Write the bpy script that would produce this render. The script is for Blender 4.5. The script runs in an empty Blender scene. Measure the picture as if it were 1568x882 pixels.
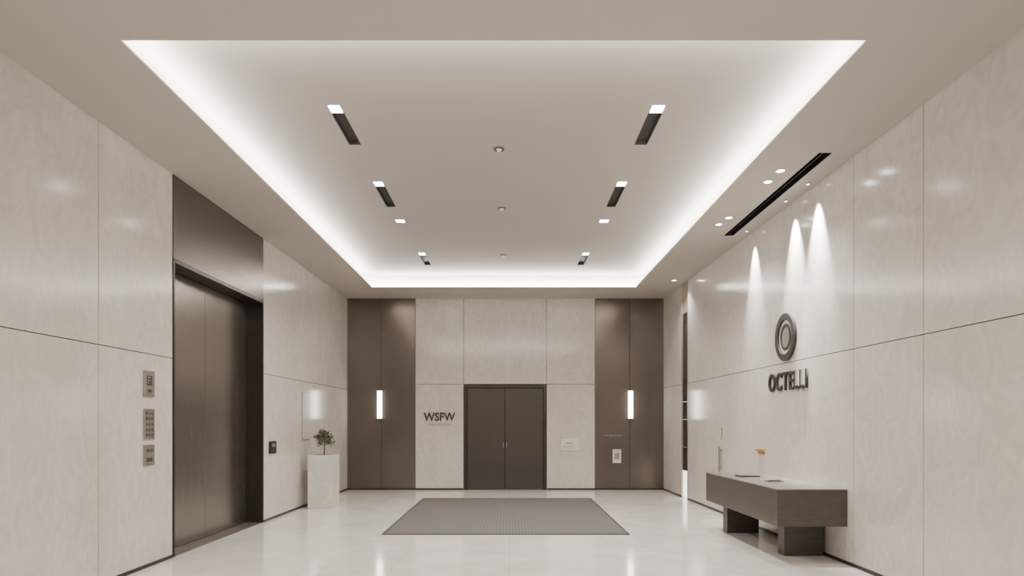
import bpy, bmesh, math, random
from mathutils import Vector, Matrix
random.seed(7)
scene = bpy.context.scene
C = bpy.data.collections.new("lobby"); scene.collection.children.link(C)

# ---------------------------------------------------------------- dimensions (metres)
EYE = 1.5
YB = 13.834          # back wall plane
YF = -3.0            # front of room (behind camera)
CEIL = 4.267         # soffit height
UP = 4.54            # raised coffer ceiling
def XL(y): return -3.874 + 0.019*y      # left wall surface (gently splayed)
def XR(y): return 3.692 - 0.0184*y      # right wall surface

# ---------------------------------------------------------------- materials
def newmat(name):
    m = bpy.data.materials.new(name); m.use_nodes = True
    nt = m.node_tree; b = nt.nodes["Principled BSDF"]
    return m, nt, b
def setp(b, **k):
    for kk, v in k.items():
        kk = kk.replace("_", " ")
        if kk in b.inputs: b.inputs[kk].default_value = v
def col(c): return (c[0], c[1], c[2], 1)
def noise_mat(name, c1, c2, scale=(1,1,1), nscale=4, rough=.4, metal=0, rvar=.08, bump=0.0, detail=6, spec=.5, dist=0.0, coat=0):
    m, nt, b = newmat(name); N = nt.nodes; L = nt.links
    tc = N.new("ShaderNodeTexCoord"); mp = N.new("ShaderNodeMapping"); mp.inputs["Scale"].default_value = scale
    L.new(tc.outputs["Object"], mp.inputs["Vector"])
    n = N.new("ShaderNodeTexNoise"); n.inputs["Scale"].default_value = nscale; n.inputs["Detail"].default_value = detail
    n.inputs["Distortion"].default_value = dist
    L.new(mp.outputs[0], n.inputs["Vector"])
    r = N.new("ShaderNodeValToRGB"); r.color_ramp.elements[0].position = .3; r.color_ramp.elements[1].position = .7
    r.color_ramp.elements[0].color = col(c1); r.color_ramp.elements[1].color = col(c2)
    L.new(n.outputs["Fac"], r.inputs[0]); L.new(r.outputs[0], b.inputs["Base Color"])
    mr = N.new("ShaderNodeMapRange"); mr.inputs["To Min"].default_value = rough-rvar; mr.inputs["To Max"].default_value = rough+rvar
    L.new(n.outputs["Fac"], mr.inputs["Value"]); L.new(mr.outputs[0], b.inputs["Roughness"])
    setp(b, Metallic=metal, Specular_IOR_Level=spec, Coat_Weight=coat, Coat_Roughness=.15)
    if bump:
        bp = N.new("ShaderNodeBump"); bp.inputs["Strength"].default_value = bump; bp.inputs["Distance"].default_value = .01
        L.new(n.outputs["Fac"], bp.inputs["Height"]); L.new(bp.outputs[0], b.inputs["Normal"])
    return m
def emis(name, c, s):
    m, nt, b = newmat(name)
    setp(b, Base_Color=col((.8,.8,.8)), Emission_Color=col(c), Emission_Strength=s)
    return m

def stone_mat():
    m, nt, b = newmat("cream_stone"); N = nt.nodes; L = nt.links
    tc = N.new("ShaderNodeTexCoord")
    mp = N.new("ShaderNodeMapping"); mp.inputs["Rotation"].default_value = (0.5, .3, .4); mp.inputs["Scale"].default_value = (1,1,.6)
    L.new(tc.outputs["Object"], mp.inputs["Vector"])
    n1 = N.new("ShaderNodeTexNoise"); n1.inputs["Scale"].default_value = 1.1; n1.inputs["Detail"].default_value = 5; n1.inputs["Distortion"].default_value = 1.2
    n2 = N.new("ShaderNodeTexNoise"); n2.inputs["Scale"].default_value = 4; n2.inputs["Detail"].default_value = 5; n2.inputs["Distortion"].default_value = 3.5
    L.new(mp.outputs[0], n1.inputs["Vector"]); L.new(mp.outputs[0], n2.inputs["Vector"])
    mx = N.new("ShaderNodeMath"); mx.operation = 'MULTIPLY_ADD'; mx.inputs[1].default_value = .6
    L.new(n2.outputs["Fac"], mx.inputs[0])
    m2 = N.new("ShaderNodeMath"); m2.operation = 'MULTIPLY'; m2.inputs[1].default_value = .4
    L.new(n1.outputs["Fac"], m2.inputs[0]); L.new(m2.outputs[0], mx.inputs[2])
    r = N.new("ShaderNodeValToRGB")
    r.color_ramp.elements[0].position = .36; r.color_ramp.elements[1].position = .62
    r.color_ramp.elements[0].color = (.585,.54,.492,1); r.color_ramp.elements[1].color = (.685,.645,.60,1)
    L.new(mx.outputs[0], r.inputs[0]); L.new(r.outputs[0], b.inputs["Base Color"])
    setp(b, Roughness=.155, Specular_IOR_Level=1.0)
    return m
STONE = stone_mat()
JOINT = noise_mat("joint_shadow_gap", (.15,.13,.11), (.18,.16,.14), rough=.7)
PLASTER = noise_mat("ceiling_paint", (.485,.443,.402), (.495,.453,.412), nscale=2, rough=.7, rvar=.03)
PLASTER_DIM = noise_mat("ceiling_paint_dimmed", (.405,.368,.332), (.415,.378,.342), nscale=2, rough=.7, rvar=.03)  # ceiling paint darkened for the coffer; weaker cove glow put into the colour
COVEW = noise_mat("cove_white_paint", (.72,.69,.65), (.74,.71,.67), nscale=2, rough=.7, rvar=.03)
BRONZE = noise_mat("bronze_panel", (.160,.138,.123), (.170,.148,.132), scale=(14,14,.6), nscale=3, rough=.25, metal=.8, rvar=.01)
LIFT = noise_mat("brushed_bronze_steel", (.285,.26,.237), (.295,.27,.246), scale=(60,60,.6), nscale=5, rough=.27, metal=.92, rvar=.01)
LIFTDK = noise_mat("dark_bronze_frame", (.05,.043,.038), (.06,.052,.047), scale=(10,10,1), nscale=3, rough=.35, metal=.7, rvar=.02)
DOORM = noise_mat("door_dark_metal", (.092,.084,.079), (.10,.091,.086), scale=(20,20,.7), nscale=3, rough=.28, metal=.75, rvar=.01)
BLACK = noise_mat("black_matte", (.008,.008,.008), (.014,.013,.012), rough=.5)
SLOTDK = noise_mat("slot_dark_grey", (.04,.036,.033), (.05,.045,.042), rough=.6)
DARKTXT = noise_mat("dark_letter_metal", (.035,.032,.03), (.045,.041,.038), rough=.4, metal=.3)
GREYTXT = noise_mat("grey_print", (.2,.18,.16), (.25,.23,.2), rough=.5)
WHITE = noise_mat("white_plate", (.72,.69,.64), (.76,.73,.68), rough=.35)
STEEL = noise_mat("satin_steel", (.36,.335,.305), (.44,.41,.38), scale=(1,1,20), nscale=5, rough=.32, metal=.8)
STEELDK = noise_mat("button_steel", (.12,.108,.095), (.16,.145,.13), rough=.35, metal=.7)
BRASS = noise_mat("brass", (.72,.48,.2), (.8,.55,.25), rough=.3, metal=.7)
CHAMP = noise_mat("champagne_trim", (.50,.43,.35), (.56,.49,.41), rough=.35, metal=.6)
DESK = noise_mat("walnut_dark_veneer", (.058,.047,.042), (.080,.066,.058), scale=(3,1,26), nscale=2.5, rough=.34, rvar=.04, dist=.4)
DESKTOP = noise_mat("desk_top_satin", (.18,.16,.145), (.205,.184,.168), scale=(6,1,6), nscale=2, rough=.2, rvar=.03, spec=.9)
SOIL = noise_mat("soil", (.03,.022,.015), (.07,.05,.035), nscale=40, rough=.9, bump=.6)
BARK = noise_mat("bark", (.09,.06,.04), (.15,.11,.08), nscale=30, rough=.8)
LEAF = noise_mat("leaf_green", (.05,.075,.035), (.15,.17,.10), nscale=14, rough=.45)
PLANTER = noise_mat("white_stone_planter", (.66,.63,.58), (.80,.78,.74), nscale=3, rough=.35, dist=1.5)
GLASS = noise_mat("black_glass", (.02,.018,.016), (.03,.027,.024), rough=.06, rvar=.02, spec=.8)
LC=(1,.95,.895)
LED = emis("led_strip", (1,.955,.90), 215)
LAMP = emis("lamp_lens", LC, 36)
LAMPS = emis("small_lamp_lens", LC, 8)
SCONCE = emis("sconce_diffuser", (1,.93,.83), 15)
GLOW = emis("niche_led", (1,.92,.80), 3)

def floor_mat():
    m, nt, b = newmat("polished_floor_tile"); N = nt.nodes; L = nt.links
    tc = N.new("ShaderNodeTexCoord")
    br = N.new("ShaderNodeTexBrick"); br.offset = 0; br.inputs["Scale"].default_value = 1
    br.inputs["Brick Width"].default_value = 1.2; br.inputs["Row Height"].default_value = 1.2
    br.inputs["Mortar Size"].default_value = .004; br.inputs["Mortar Smooth"].default_value = .2
    L.new(tc.outputs["Object"], br.inputs["Vector"])
    n = N.new("ShaderNodeTexNoise"); n.inputs["Scale"].default_value = 1.4; n.inputs["Detail"].default_value = 9; n.inputs["Distortion"].default_value = 1.5
    L.new(tc.outputs["Object"], n.inputs["Vector"])
    r = N.new("ShaderNodeValToRGB"); r.color_ramp.elements[0].position=.35; r.color_ramp.elements[1].position=.65
    r.color_ramp.elements[0].color=(.74,.70,.645,1); r.color_ramp.elements[1].color=(.84,.805,.755,1)
    L.new(n.outputs["Fac"], r.inputs[0])
    mix = N.new("ShaderNodeMix"); mix.data_type='RGBA'
    L.new(br.outputs["Fac"], mix.inputs[0]); L.new(r.outputs[0], mix.inputs[6]); mix.inputs[7].default_value=(.60,.56,.51,1)
    L.new(mix.outputs[2], b.inputs["Base Color"])
    mr = N.new("ShaderNodeMapRange"); mr.inputs["To Min"].default_value=.07; mr.inputs["To Max"].default_value=.16
    L.new(n.outputs["Fac"], mr.inputs["Value"]); L.new(mr.outputs[0], b.inputs["Roughness"])
    setp(b, Specular_IOR_Level=.9)
    return m
FLOOR = floor_mat()
def mat_mat():
    m, nt, b = newmat("woven_mat"); N = nt.nodes; L = nt.links
    tc = N.new("ShaderNodeTexCoord")
    w1 = N.new("ShaderNodeTexWave"); w1.wave_type='BANDS'; w1.bands_direction='X'; w1.inputs["Scale"].default_value=7
    w2 = N.new("ShaderNodeTexWave"); w2.wave_type='BANDS'; w2.bands_direction='Y'; w2.inputs["Scale"].default_value=4
    L.new(tc.outputs["Object"], w1.inputs["Vector"]); L.new(tc.outputs["Object"], w2.inputs["Vector"])
    mu = N.new("ShaderNodeMath"); mu.operation='MULTIPLY'
    L.new(w1.outputs["Fac"], mu.inputs[0]); L.new(w2.outputs["Fac"], mu.inputs[1])
    r = N.new("ShaderNodeValToRGB"); r.color_ramp.elements[0].color=(.088,.081,.077,1); r.color_ramp.elements[1].color=(.165,.154,.146,1)
    L.new(mu.outputs[0], r.inputs[0]); L.new(r.outputs[0], b.inputs["Base Color"])
    bp = N.new("ShaderNodeBump"); bp.inputs["Strength"].default_value=.4; bp.inputs["Distance"].default_value=.004
    L.new(mu.outputs[0], bp.inputs["Height"]); L.new(bp.outputs[0], b.inputs["Normal"])
    setp(b, Roughness=.85)
    return m
MAT = mat_mat()

# ---------------------------------------------------------------- mesh builder
class MB:
    def __init__(s): s.bm = bmesh.new(); s.mats = []
    def mi(s, m):
        if m not in s.mats: s.mats.append(m)
        return s.mats.index(m)
    def box(s, x0,x1,y0,y1,z0,z1, m, warp=None, bev=0):
        vs=[]
        for z in (z0,z1):
            for (x,y) in ((x0,y0),(x1,y0),(x1,y1),(x0,y1)):
                p=(x,y,z)
                if warp: p=warp(*p)
                vs.append(s.bm.verts.new(p))
        fs=[(3,2,1,0),(4,5,6,7),(0,1,5,4),(1,2,6,5),(2,3,7,6),(3,0,4,7)]
        faces=[s.bm.faces.new([vs[i] for i in f]) for f in fs]
        k=s.mi(m)
        for f in faces: f.material_index=k
        if bev:
            es=list({e for f in faces for e in f.edges})
            r=bmesh.ops.bevel(s.bm, geom=es, offset=bev, segments=2, affect='EDGES', profile=.5)
            for f in r['faces']: f.material_index=k
    def cyl(s, c, axis, r, h, m, seg=32, r2=None):
        r2 = r if r2 is None else r2
        q = Vector((0,0,1)).rotation_difference(Vector(axis)).to_matrix().to_4x4()
        M = Matrix.Translation(c) @ q
        res = bmesh.ops.create_cone(s.bm, cap_ends=True, segments=seg, radius1=r, radius2=r2, depth=h, matrix=M)
        k=s.mi(m)
        for f in {f for v in res['verts'] for f in v.link_faces}: f.material_index=k
    def ring(s, M, a,b,ai,bi,h,m,seg=72):
        k=s.mi(m); rows=[]
        for (ra,rb,z) in ((a,b,0),(a,b,h*.85),(a-.004,b-.004,h),(ai+.004 if ai else 0,bi+.004 if bi else 0,h),(ai,bi,h*.85),(ai,bi,0)):
            if ai==0 and ra==0:
                continue
            rows.append([s.bm.verts.new(M@Vector((ra*math.cos(t),rb*math.sin(t),z))) for t in [2*math.pi*i/seg for i in range(seg)]])
        n=len(rows)
        for j in range(n if ai else n-1):
            r0=rows[j]; r1=rows[(j+1)%n]
            for i in range(seg):
                f=s.bm.faces.new((r0[i],r0[(i+1)%seg],r1[(i+1)%seg],r1[i])); f.material_index=k
        if not ai:
            f=s.bm.faces.new(rows[-1]); f.material_index=k
            f=s.bm.faces.new(list(reversed(rows[0]))); f.material_index=k
    def obj(s, name, parent=None, smooth=False):
        bmesh.ops.recalc_face_normals(s.bm, faces=s.bm.faces)
        me=bpy.data.meshes.new(name); s.bm.to_mesh(me); s.bm.free()
        for m in s.mats: me.materials.append(m)
        if smooth:
            for p in me.polygons: p.use_smooth=True
        o=bpy.data.objects.new(name, me); C.objects.link(o)
        if parent: o.parent=parent
        return o
def empty(name, loc=(0,0,0)):
    o=bpy.data.objects.new(name,None); o.empty_display_size=.1; C.objects.link(o); return o
LW=lambda n,y,z:(XL(y)+n,y,z)      # left wall: n metres out into the room
RW=lambda n,y,z:(XR(y)-n,y,z)      # right wall: n metres out into the room

def text_obj(name, s, M, size, depth, mat, parent=None, width=None, bold=0.0, align='CENTER', space=1.0):
    cu=bpy.data.curves.new(name,'FONT'); cu.body=s; cu.size=size; cu.extrude=depth/2; cu.align_x=align; cu.align_y='CENTER'; cu.offset=bold; cu.space_character=space
    t=bpy.data.objects.new(name+"_tmp",cu); C.objects.link(t)
    bpy.context.view_layer.update()
    dg=bpy.context.evaluated_depsgraph_get()
    me=bpy.data.meshes.new_from_object(t.evaluated_get(dg))
    bpy.data.objects.remove(t)
    xs=[v.co.x for v in me.vertices]; w=max(xs)-min(xs); cx=(max(xs)+min(xs))/2
    ys=[v.co.y for v in me.vertices]; cy=(max(ys)+min(ys))/2
    k=width/w if width else 1
    for v in me.vertices:
        v.co=M@Vector(((v.co.x-cx)*k, v.co.y-cy, v.co.z+depth/2))
    me.materials.clear(); me.materials.append(mat)
    o=bpy.data.objects.new(name,me); C.objects.link(o)
    if parent: o.parent=parent
    return o
def frame_back(x,z,off=0):   # wall at far end, facing -Y
    return Matrix(((1,0,0,x),(0,0,-1,YB-off),(0,1,0,z),(0,0,0,1)))
def frame_right(y,z,off=0):  # right wall, facing -X
    return Matrix(((.0184,0,-1,XR(y)-off),(-1,0,0,y),(0,1,0,z),(0,0,0,1)))

# ---------------------------------------------------------------- room shell
b=MB(); b.box(-4.6,4.2,YF-.2,YB+.3,-.1,0,FLOOR); b.obj("floor")

G=.004  # half joint
def panels(b, ys, zs, warp, skip=()):
    for i in range(len(ys)-1):
        for j in range(len(zs)-1):
            if (i,j) in skip: continue
            b.box(-.02,0,ys[i]+G,ys[i+1]-G,zs[j]+G,zs[j+1]-G,STONE,warp,bev=.0015)
H=CEIL+.008
b=MB()
b.box(-.45,-.02,YF,6.90,0,UP+.1,JOINT,LW); b.box(-.45,-.02,9.32,YB+.1,0,UP+.1,JOINT,LW)
b.box(-.45,-.33,6.90,9.32,0,UP+.1,JOINT,LW)
panels(b,[YF,-1.5,.9,3.3,5.688,6.895],[0,2.215,H],LW)
panels(b,[9.325,11.57,12.47,YB],[0,2.235,H],LW)
b.obj("wall_left")
b=MB()
b.box(-.45,-.02,YF,12.07,0,UP+.1,JOINT,RW); b.box(-.45,-.02,12.47,YB+.1,0,UP+.1,JOINT,RW)
b.box(-.45,-.13,12.07,12.47,0,UP+.1,JOINT,RW)
panels(b,[YF,-1.4,.85,3.1,5.383,6.441,12.065],[0,2.265,H],RW)
panels(b,[12.475,YB],[0,2.265,H],RW)
b.obj("wall_right")
# back wall
def bp(b,x0,x1,z0,z1,m): b.box(x0+G,x1-G,YB,YB+.03,z0+G,z1-G,m,bev=.0015)
b=MB()
b.box(-4.1,-1.019,YB+.03,YB+.35,0,UP+.1,JOINT); b.box(.83,4.1,YB+.03,YB+.35,0,UP+.1,JOINT)
b.box(-1.019,.83,YB+.03,YB+.35,2.345,UP+.1,JOINT); b.box(-1.019,.83,YB+.25,YB+.35,0,2.345,JOINT)
for (x0,x1) in ((-3.62,-2.854),(-2.854,-2.097)): bp(b,x0,x1,0,H,BRONZE)
for (x0,x1) in ((1.908,2.679),(2.679,3.445)): bp(b,x0,x1,0,H,BRONZE)
bp(b,-2.097,-1.019,0,2.355,STONE); bp(b,.83,1.908,0,2.355,STONE)
bp(b,-2.097,-1.019,2.355,H,STONE); bp(b,.83,1.908,2.355,H,STONE); bp(b,-1.019,.83,2.355,H,STONE)
b.obj("wall_back")
b=MB(); b.box(-4.4,4.2,YF-.25,YF,0,UP+.1,STONE); b.obj("wall_front")

# baseboards
for nm,rng,W in (("baseboard_left",[(YF,6.89),(9.33,YB-.02)],LW),("baseboard_right",[(YF,12.06),(12.48,YB-.02)],RW)):
    b=MB()
    for y0,y1 in rng: b.box(0.0005,.008,y0,y1,0.0,.035,LIFTDK,W)
    b.obj(nm)
b=MB()
b.box(-3.59,-1.03,YB-.008,YB-.0005,0,.035,LIFTDK); b.box(.84,3.42,YB-.008,YB-.0005,0,.035,LIFTDK); b.obj("baseboard_back")

# ceiling with real openings
def holed_slab(b,x0,x1,y0,y1,z0,z1,holes,m):
    xs=sorted({x0,x1,*[h[0] for h in holes],*[h[1] for h in holes]}); ys=sorted({y0,y1,*[h[2] for h in holes],*[h[3] for h in holes]})
    for i in range(len(xs)-1):
        for j in range(len(ys)-1):
            cx=(xs[i]+xs[i+1])/2; cy=(ys[j]+ys[j+1])/2
            if any(h[0]<cx<h[1] and h[2]<cy<h[3] for h in holes): continue
            b.box(xs[i],xs[i+1],ys[j],ys[j+1],z0,z1,m)
CX0,CX1,CY0,CY1=-2.815,2.587,4.493,12.70
CVX=.33; CVY=.13; LIP=.012
SL=[(-1.752,-1.622,5.94,6.795),(1.365,1.505,5.94,6.795),(-1.73,-1.60,7.83,8.75),(1.365,1.495,7.83,8.75),
    (-1.64,-1.51,11.11,11.98),(1.31,1.44,11.11,11.98)]
DIFF=(3.175,3.315,6.365,9.19)
b=MB()
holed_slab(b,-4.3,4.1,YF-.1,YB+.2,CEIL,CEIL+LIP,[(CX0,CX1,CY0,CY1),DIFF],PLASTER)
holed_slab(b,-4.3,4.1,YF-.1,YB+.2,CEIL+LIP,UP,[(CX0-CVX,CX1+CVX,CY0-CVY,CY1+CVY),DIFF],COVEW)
holed_slab(b,-4.3,4.1,YF-.1,YB+.2,UP,UP+.04,SL,PLASTER_DIM)
b.box(-4.3,4.1,YF-.1,YB+.2,UP+.24,UP+.28,PLASTER)
b.obj("ceiling")

# cove led strips: side runs sit on a raised batten, end runs on the lip
cove=empty("cove_lighting")
b=MB(); z0=CEIL+LIP+.003; zs=CEIL+.082; o=.05; ox=.14; w=.018
b.box(CX0-ox-w,CX0-ox+w,CY0-o,CY1+o,zs,zs+.006,LED)
b.box(CX1+ox-w,CX1+ox+w,CY0-o,CY1+o,zs,zs+.006,LED)
b.box(CX0-ox+w+.04,CX1+ox-w-.04,CY1+o-w,CY1+o+w,z0,z0+.008,LED)
b.box(CX0-ox+w+.04,CX1+ox-w-.04,CY0-o-w,CY0-o+w,z0,z0+.008,LED)
b.obj("led_tape",cove)
b=MB()
b.box(CX0-ox-w-.01,CX0-ox+w+.01,CY0-o,CY1+o,CEIL+LIP+.001,zs-.001,COVEW)
b.box(CX1+ox-w-.01,CX1+ox+w+.01,CY0-o,CY1+o,CEIL+LIP+.001,zs-.001,COVEW)
b.obj("led_batten",cove)

def spot(name,loc,energy,angle,target=None,blend=.6,radius=.04,color=LC,parent=None):
    l=bpy.data.lights.new(name,'SPOT'); l.energy=energy; l.spot_size=math.radians(angle); l.spot_blend=blend; l.shadow_soft_size=radius; l.color=color
    o=bpy.data.objects.new(name,l); C.objects.link(o); o.location=loc
    d=(Vector(target)-Vector(loc)) if target else Vector((0,0,-1))
    o.rotation_euler=d.to_track_quat('-Z','Y').to_euler()
    if parent: o.parent=parent
    return o

# slot fixtures in coffer
for (x0,x1,y0,y1) in SL:
    e=empty("recessed_slot_light")
    b=MB(); t=.008; zt=UP+.13
    b.box(x0,x0+t,y0,y1,UP+.001,zt,SLOTDK); b.box(x1-t,x1,y0,y1,UP+.001,zt,SLOTDK)
    b.box(x0+t,x1-t,y0,y0+t,UP+.001,zt,SLOTDK); b.box(x0+t,x1-t,y1-t,y1,UP+.001,zt,SLOTDK)
    b.box(x0,x1,y0,y1,zt,zt+.01,SLOTDK)
    b.obj("slot_housing",e)
    b=MB()
    b.box(x0+.009,x1-.009,y0+.009,y0+.15,UP-.004,UP+.03,LAMP,bev=.003)
    b.box(x0+.009,x1-.009,y0+.152,y0+.16,UP,UP+.10,SLOTDK)
    b.box(x0+.009,x1-.009,y0+.16,y1-.009,UP+.04,UP+.05,SLOTDK)
    b.obj("lamp_module",e)
    spot("slot_spot",((x0+x1)/2,y0+.08,UP-.02),225,140,blend=.9,radius=.06,parent=e)

def downlight(x,y,z,r,mat,energy,angle=110,square=False,target=None):
    e=empty("recessed_downlight")
    b=MB()
    if square:
        b.box(x-r,x+r,y-r,y+r,z-.006,z-.0005,WHITE,bev=.002)
        b.box(x-r*.82,x+r*.82,y-r*.82,y+r*.82,z-.009,z-.005,mat)
    else:
        M=Matrix.Translation((x,y,z-.0005))@Matrix.Rotation(math.pi,4,'X')
        b.ring(M,r,r,r*.8,r*.8,.008,WHITE,seg=40)
        b.cyl((x,y,z-.004),(0,0,1),r*.8,.005,mat)
    b.obj("trim_and_lens",e)
    if energy: spot("downlight_spot",(x,y,z-.02),energy,angle,target=target,blend=.8,parent=e)
downlight(-1.643,9.346,UP,.075,LAMP,235,130,square=True)
downlight(1.426,9.346,UP,.075,LAMP,235,130,square=True)
for x,y in ((2.975,6.81),(2.968,7.12),(2.96,8.37),(2.92,8.65)): downlight(x,y,CEIL,.055,LAMP,65,100)
downlight(3.20,12.06,CEIL,.055,LAMP,110,110)
for y in (2.6,-.4):  # added fill: out-of-view downlights that brighten the near walls
    for x in (-2.4,0,2.4): downlight(x,y,CEIL,.06,LAMP,205,150)

# sprinkler / detector heads on centre line
for (x,y) in ((-.116,6.893),(-.11,8.805),(-.107,11.28)):
    b=MB(); 
    M=Matrix.Translation((x,y,UP-.0005))@Matrix.Rotation(math.pi,4,'X')
    b.ring(M,.06,.06,.045,.045,.012,STEELDK,seg=36)
    b.cyl((x,y,UP-.006),(0,0,1),.044,.01,STEEL); b.cyl((x,y,UP-.02),(0,0,1),.02,.02,WHITE,r2=.03,seg=24)
    b.obj("smoke_detector",smooth=False)

# linear air diffuser on soffit
e=empty("linear_air_diffuser"); b=MB(); x0,x1,y0,y1=DIFF; t=.006; zt=CEIL+.09
x0+=.001;x1-=.001;y0+=.001;y1-=.001
b.box(x0,x0+t,y0,y1,CEIL+.001,zt,BLACK); b.box(x1-t,x1,y0,y1,CEIL+.001,zt,BLACK)
b.box(x0+t,x1-t,y0,y0+t,CEIL+.001,zt,BLACK); b.box(x0+t,x1-t,y1-t,y1,CEIL+.001,zt,BLACK)
b.box(x0+t,x1-t,y0+t,y1-t,zt-.006,zt,BLACK)
b.box((x0+x1)/2-.02,(x0+x1)/2-.014,y0+t,y1-t,CEIL+.005,CEIL+.035,BLACK)
b.obj("diffuser_slot",e)
for yy,en in ((7.15,1500),(7.70,1500),(8.91,950)):
    g=empty("wall_washer_spotlight"); dn=.12
    b=MB(); b.cyl((XR(yy)-dn,yy,CEIL-.012),(0,0,1),.022,.022,WHITE,seg=24); b.cyl((XR(yy)-dn,yy,CEIL-.024),(0,0,1),.017,.003,LAMPS,seg=24)
    b.obj("spot_head",g)
    spot("grazer",(XR(yy)-dn,yy,CEIL-.03),en,40,target=(XR(yy)+.16,yy,2.6),blend=1.0,radius=.02,parent=g)

# ---------------------------------------------------------------- elevator
ev=empty("elevator")
b=MB()
b.box(-.30,.004,6.905,9.315,3.33,CEIL-.002,BRONZE,LW,bev=.003); b.obj("header_panel",ev)
b=MB()
b.box(-.30,.006,6.902,6.93,0.0,3.325,LIFTDK,LW); b.box(-.30,.006,9.29,9.318,0.0,3.325,LIFTDK,LW)
b.box(-.30,.008,6.93,9.29,3.285,3.328,LIFTDK,LW)
b.box(-.30,-.0,6.93,9.29,0.0,.006,STEEL,LW)
b.obj("door_frame",ev)
for i,(a,c) in enumerate(((6.935,8.085),(8.091,9.285))):
    b=MB(); b.box(-.285,-.245,a,c,.01,3.28,LIFT,LW,bev=.003); b.obj("door_leaf_%d"%(i+1),ev)
# call plates
def plate(name,z0,z1,kind):
    e=empty(name); b=MB()
    y0,y1=6.356,6.536
    b.box(.0008,.014,y0,y1,z0,z1,STEEL,LW,bev=.003)
    if kind=="display":
        b.box(.0142,.016,y0+.045,y1-.045,z0+.12,z1-.05,STEELDK,LW)
        b.box(.0142,.017,y0+.06,y1-.06,z0+.05,z0+.08,STEELDK,LW)
        for k in range(3): b.box(.0162,.0175,y0+.06,y0+.07+.015*k,z0+.14+.03*k,z0+.145+.03*k,WHITE,LW)
    elif kind=="keypad":
        for i in range(3):
            for j in range(5):
                cy=y0+.04+.05*i; cz=z0+.045+.057*j
                b.cyl((XL(cy)+.017,cy,cz),(1,0,0),.017,.008,STEELDK,seg=20); b.cyl((XL(cy)+.020,cy,cz),(1,0,0),.011,.005,STEEL,seg=20)
    else:
        for k in range(2): 
            cy=y0+.06+.06*k; b.cyl((XL(cy)+.017,cy,z1-.06),(1,0,0),.018,.008,STEELDK,seg=20)
        b.box(.0142,.016,y0+.04,y1-.04,z0+.04,z0+.08,STEELDK,LW)
    b.obj("plate",e)
plate("elevator_floor_display",1.764,2.036,"display")
plate("elevator_keypad",1.324,1.642,"keypad")
plate("elevator_call_button",1.053,1.27,"call")
# card reader
b=MB(); b.box(.0008,.03,9.52,9.75,1.02,1.21,BLACK,LW,bev=.006); b.box(.0302,.033,9.57,9.70,1.12,1.18,STEEL,LW); b.box(.0302,.034,9.60,9.67,1.05,1.09,STEELDK,LW)
b.obj("card_reader")
# framed directory board on left wall
b=MB(); b.box(.0008,.012,10.95,11.38,1.19,2.05,CHAMP,LW,bev=.003); b.box(.0122,.014,10.965,11.365,1.205,2.035,STONE,LW)
for k in range(5): b.box(.0142,.0146,11.05,11.2+.02*(k%3),1.88-.07*k,1.886-.07*k,CHAMP,LW)
b.obj("directory_board")

# ---------------------------------------------------------------- planter + tree
pl=empty("potted_topiary")
px0,px1,py0,py1,ph=-3.511,-3.09,10.795,11.28,.932
b=MB(); t=.03
b.box(px0,px1,py0,py0+t,0.001,ph,PLANTER,bev=.003); b.box(px0,px1,py1-t,py1,0.001,ph,PLANTER,bev=.003)
b.box(px0,px0+t,py0+t,py1-t,0.001,ph,PLANTER); b.box(px1-t,px1,py0+t,py1-t,0.001,ph,PLANTER)
b.box(px0+t,px1-t,py0+t,py1-t,.2,ph-.03,SOIL); b.obj("planter_box",pl)
cx,cy=(px0+px1)/2+.01,(py0+py1)/2
b=MB()
b.cyl((cx,cy,1.0),(.05,0,1),.012,.24,BARK,seg=10,r2=.008)
tips=[]
for i in range(34):
    a=random.uniform(0,6.28); el=random.uniform(-.35,1.5)
    d=Vector((math.cos(a)*math.cos(el),math.sin(a)*math.cos(el),math.sin(el)*1.15))
    L=random.uniform(.07,.165); p0=Vector((cx,cy,1.17)); p1=p0+d*L
    b.cyl((p0+p1)/2,d,.004,L,BARK,seg=6,r2=.002); tips.append(p1)
b.cyl((cx,cy,1.12),(0,0,1),.008,.1,BARK,seg=8)
b.obj("trunk_and_branches",pl)
b=MB(); k=b.mi(LEAF)
def leaf(p,d,L,w):
    d=d.normalized(); s=d.cross(Vector((random.uniform(-1,1),random.uniform(-1,1),random.uniform(-1,1)))).normalized(); n=d.cross(s)
    pts=[p,p+d*L*.35+s*w+n*.003,p+d*L*.75+s*w*.7,p+d*L-n*.004,p+d*L*.75-s*w*.7,p+d*L*.35-s*w+n*.003]
    f=b.bm.faces.new([b.bm.verts.new(q) for q in pts]); f.material_index=k
for i in range(900):
    c=random.choice(tips); r=random.uniform(0,.045)
    v=Vector((random.gauss(0,1),random.gauss(0,1),random.gauss(0,1))).normalized()
    leaf(c+v*r, v+Vector((0,0,.2)), random.uniform(.022,.04), random.uniform(.008,.013))
b.obj("foliage",pl)

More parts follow.
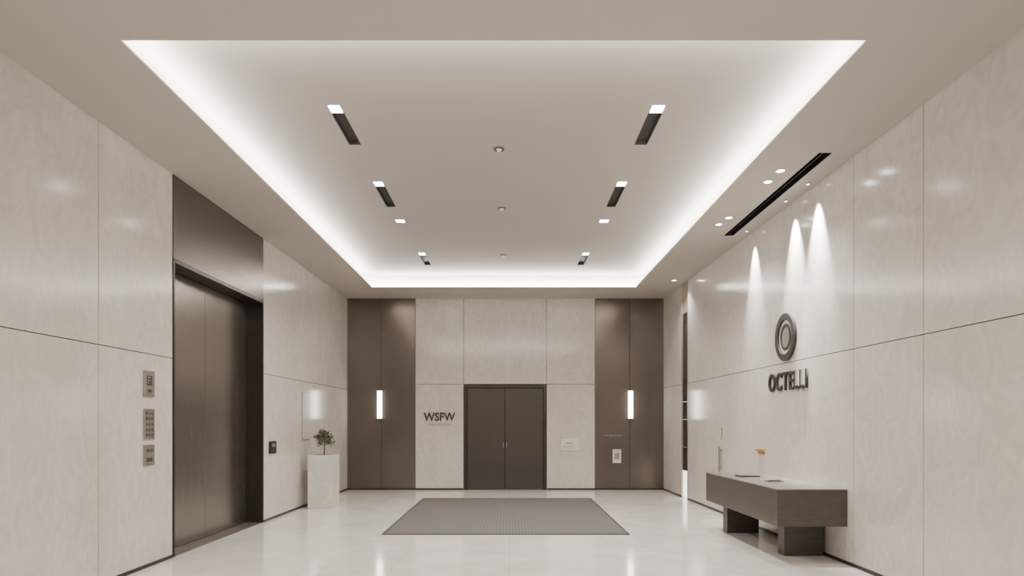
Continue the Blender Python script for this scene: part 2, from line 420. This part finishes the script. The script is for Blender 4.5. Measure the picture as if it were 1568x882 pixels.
# ---------------------------------------------------------------- back wall items
dd=empty("door_1"); dx0,dx1,dz=-1.019,.83,2.345; dm=-.10
b=MB(); f=.07
b.box(dx0+.004,dx0+f,YB-.012,YB+.16,0,dz-.004,LIFTDK,bev=.003); b.box(dx1-f,dx1-.004,YB-.012,YB+.16,0,dz-.004,LIFTDK,bev=.003)
b.box(dx0+f,dx1-f,YB-.012,YB+.16,dz-f,dz-.004,LIFTDK,bev=.003); b.obj("door_frame",dd)
for i,(a,c) in enumerate(((dx0+f+.004,dm-.004),(dm+.004,dx1-f-.004))):
    b=MB(); b.box(a,c,YB+.04,YB+.09,.008,dz-f-.005,DOORM,bev=.004); b.obj("leaf_%d"%(i+1),dd)
b=MB()
for sx in (-1,1):
    hx=dm+sx*.035
    b.box(hx-.014,hx+.014,YB+.028,YB+.039,.93,1.07,STEELDK,bev=.003)
    b.cyl((hx,YB+.01,1.03),(0,1,0),.008,.05,STEEL,seg=16); b.cyl((hx,YB-.012,1.01),(0,0,1),.008,.10,STEEL,seg=12)
b.obj("pull_handles",dd)

def sconce(x0,x1):
    e=empty("wall_sconce"); b=MB(); xc=(x0+x1)/2
    b.box(xc-.068,xc+.068,YB-.02,YB-.001,1.57,2.225,LIFTDK,bev=.003); b.box(xc-.062,xc+.062,YB-.075,YB-.02,1.57,1.588,STEELDK,bev=.002); b.box(xc-.062,xc+.062,YB-.075,YB-.02,2.208,2.225,STEELDK,bev=.002)
    b.obj("backplate",e)
    b=MB(); b.box(x0,x1,YB-.08,YB-.021,1.589,2.207,SCONCE,bev=.006); b.obj("diffuser",e)
sconce(-2.935,-2.83); sconce(2.64,2.745)

sg=empty("wall_lettering_sign")
text_obj("letters","WSFW",frame_back(-1.56,1.63,.001),.255,.02,DARKTXT,sg,width=.70,bold=.004)
text_obj("subtitle","CONSULTING GROUP",frame_back(-1.56,1.455,.001),.07,.004,GREYTXT,sg,width=.53)

b=MB(); b.box(1.121,1.544,YB-.014,YB-.001,.87,1.19,WHITE,bev=.003)
b.box(1.135,1.53,YB-.0155,YB-.0142,1.165,1.172,GREYTXT); b.box(1.135,1.142,YB-.0155,YB-.0142,.89,1.16,GREYTXT); b.box(1.26,1.40,YB-.016,YB-.0142,1.03,1.05,GREYTXT); b.box(1.20,1.46,YB-.016,YB-.0142,.96,.967,GREYTXT); b.box(1.22,1.44,YB-.016,YB-.0142,.93,.937,GREYTXT)
b.obj("notice_plaque")
b=MB(); b.box(2.30,2.49,YB-.016,YB-.001,.597,.903,WHITE,bev=.004); b.box(2.34,2.45,YB-.0175,YB-.0162,.68,.83,STEEL,bev=.001); b.box(2.32,2.47,YB-.018,YB-.0162,.87,.88,GREYTXT)
b.obj("access_control_panel")
text_obj("panel_caption","MEETING ROOM 01",frame_back(2.32,1.21,.001),.06,.004,STEEL,None,width=.40)

# ---------------------------------------------------------------- right wall items
lg=empty("company_logo_sign"); b=MB()
M=frame_right(7.93,2.593,.001)
b.ring(M,.27,.305,.192,.220,.035,DARKTXT)
b.ring(M,.192,.220,.142,.170,.012,WHITE)
b.ring(M,.142,.170,.108,.133,.022,DARKTXT)
b.ring(M,.108,.133,0,0,.014,GREYTXT)
b.obj("emblem",lg)
text_obj("letters","OCTELLI",frame_right(7.90,2.03,.001),.32,.024,DARKTXT,lg,width=1.04,bold=.007,space=1.14)

# vertical glazed slot
e=empty("illuminated_glass_niche"); b=MB()
b.box(-.12,.002,12.075,12.095,.0,CEIL-.003,CHAMP,RW); b.box(-.12,.002,12.445,12.465,.0,CEIL-.003,CHAMP,RW)
b.obj("side_trims",e)
b=MB(); b.box(-.10,-.012,12.097,12.443,.55,3.67,GLASS,RW,bev=.003)
for zz in (1.0,1.55,1.9): b.box(-.0115,-.008,12.097,12.443,zz,zz+.02,STEEL,RW)
b.obj("glass_pane",e)
b=MB(); b.box(-.10,-.03,12.097,12.443,3.68,CEIL-.003,CHAMP,RW); b.box(-.10,-.03,12.097,12.443,.02,.54,GLOW,RW)
b.obj("end_panels",e)

# pull handle and slim vertical bar
b=MB(); b.box(.03,.05,10.22,10.26,.69,1.11,STEEL,RW,bev=.004); b.box(.0008,.03,10.23,10.25,.74,.77,STEEL,RW); b.box(.0008,.03,10.23,10.25,1.03,1.06,STEEL,RW); b.obj("pull_handle")
b=MB(); b.box(.0008,.012,10.22,10.26,1.23,1.41,STEEL,RW,bev=.003); b.box(.0122,.014,10.23,10.25,1.25,1.39,WHITE,RW); b.obj("door_sensor")
b=MB(); b.box(.0008,.008,8.58,8.80,1.06,1.13,BRASS,RW,bev=.002); b.box(.008,.04,8.56,8.82,1.10,1.112,BRASS,RW,bev=.002); b.box(.034,.04,8.56,8.82,1.112,1.125,BRASS,RW); b.obj("brass_card_ledge")

# ---------------------------------------------------------------- reception desk
dk=empty("reception_desk"); b=MB()
yd0,yd1=6.55,8.79; zt,zb=.797,.40
DD=.745
b.box(.004,DD,yd0,yd1,zb,zt-.012,DESK,RW,bev=.004); b.obj("body",dk)
b=MB(); b.box(.004,DD+.004,yd0-.004,yd1+.004,zt-.0118,zt,DESKTOP,RW,bev=.002); b.obj("top",dk)
b=MB(); b.box(.03,.47,6.98,7.14,0.001,zb-.001,DESK,RW,bev=.003); b.obj("leg_1",dk)
b=MB(); b.box(.15,.58,8.42,8.58,0.001,zb-.001,DESK,RW,bev=.003); b.obj("leg_2",dk)
b=MB(); b.box(.30,.56,8.02,8.20,zt+.001,zt+.012,BLACK,RW,bev=.003); b.box(.32,.54,8.03,8.19,zt+.0122,zt+.014,GLASS,RW); b.obj("tablet")
b=MB(); b.box(.30,.48,7.35,7.47,zt+.001,zt+.008,STEELDK,RW,bev=.002); b.cyl((XR(7.41)-.39,7.41,zt+.012),(1,.1,0),.005,.14,BLACK,seg=12); b.obj("pen_tray")

# ---------------------------------------------------------------- floor mat
b=MB(); b.box(-1.68,1.58,8.305,12.26,.001,.012,MAT,bev=.003)
for (x0,x1,y0,y1) in ((-1.71,-1.68,8.285,12.28),(1.58,1.61,8.285,12.28),(-1.68,1.58,8.285,8.305),(-1.68,1.58,12.26,12.28)): b.box(x0,x1,y0,y1,.001,.008,SLOTDK)
b.obj("entrance_mat")

# ---------------------------------------------------------------- world + camera
w=bpy.data.worlds.new("world"); scene.world=w; w.use_nodes=True
w.node_tree.nodes["Background"].inputs[0].default_value=(1,.94,.87,1); w.node_tree.nodes["Background"].inputs[1].default_value=.3
cam=bpy.data.cameras.new("camera"); co=bpy.data.objects.new("camera",cam); C.objects.link(co)
cam.sensor_width=36; cam.lens=36*950/1568; co.location=(0,0,EYE); co.rotation_euler=(math.pi/2,0,0)
cam.shift_x=4/1568; cam.shift_y=(647-441)/1568; cam.clip_start=.05
scene.camera=co
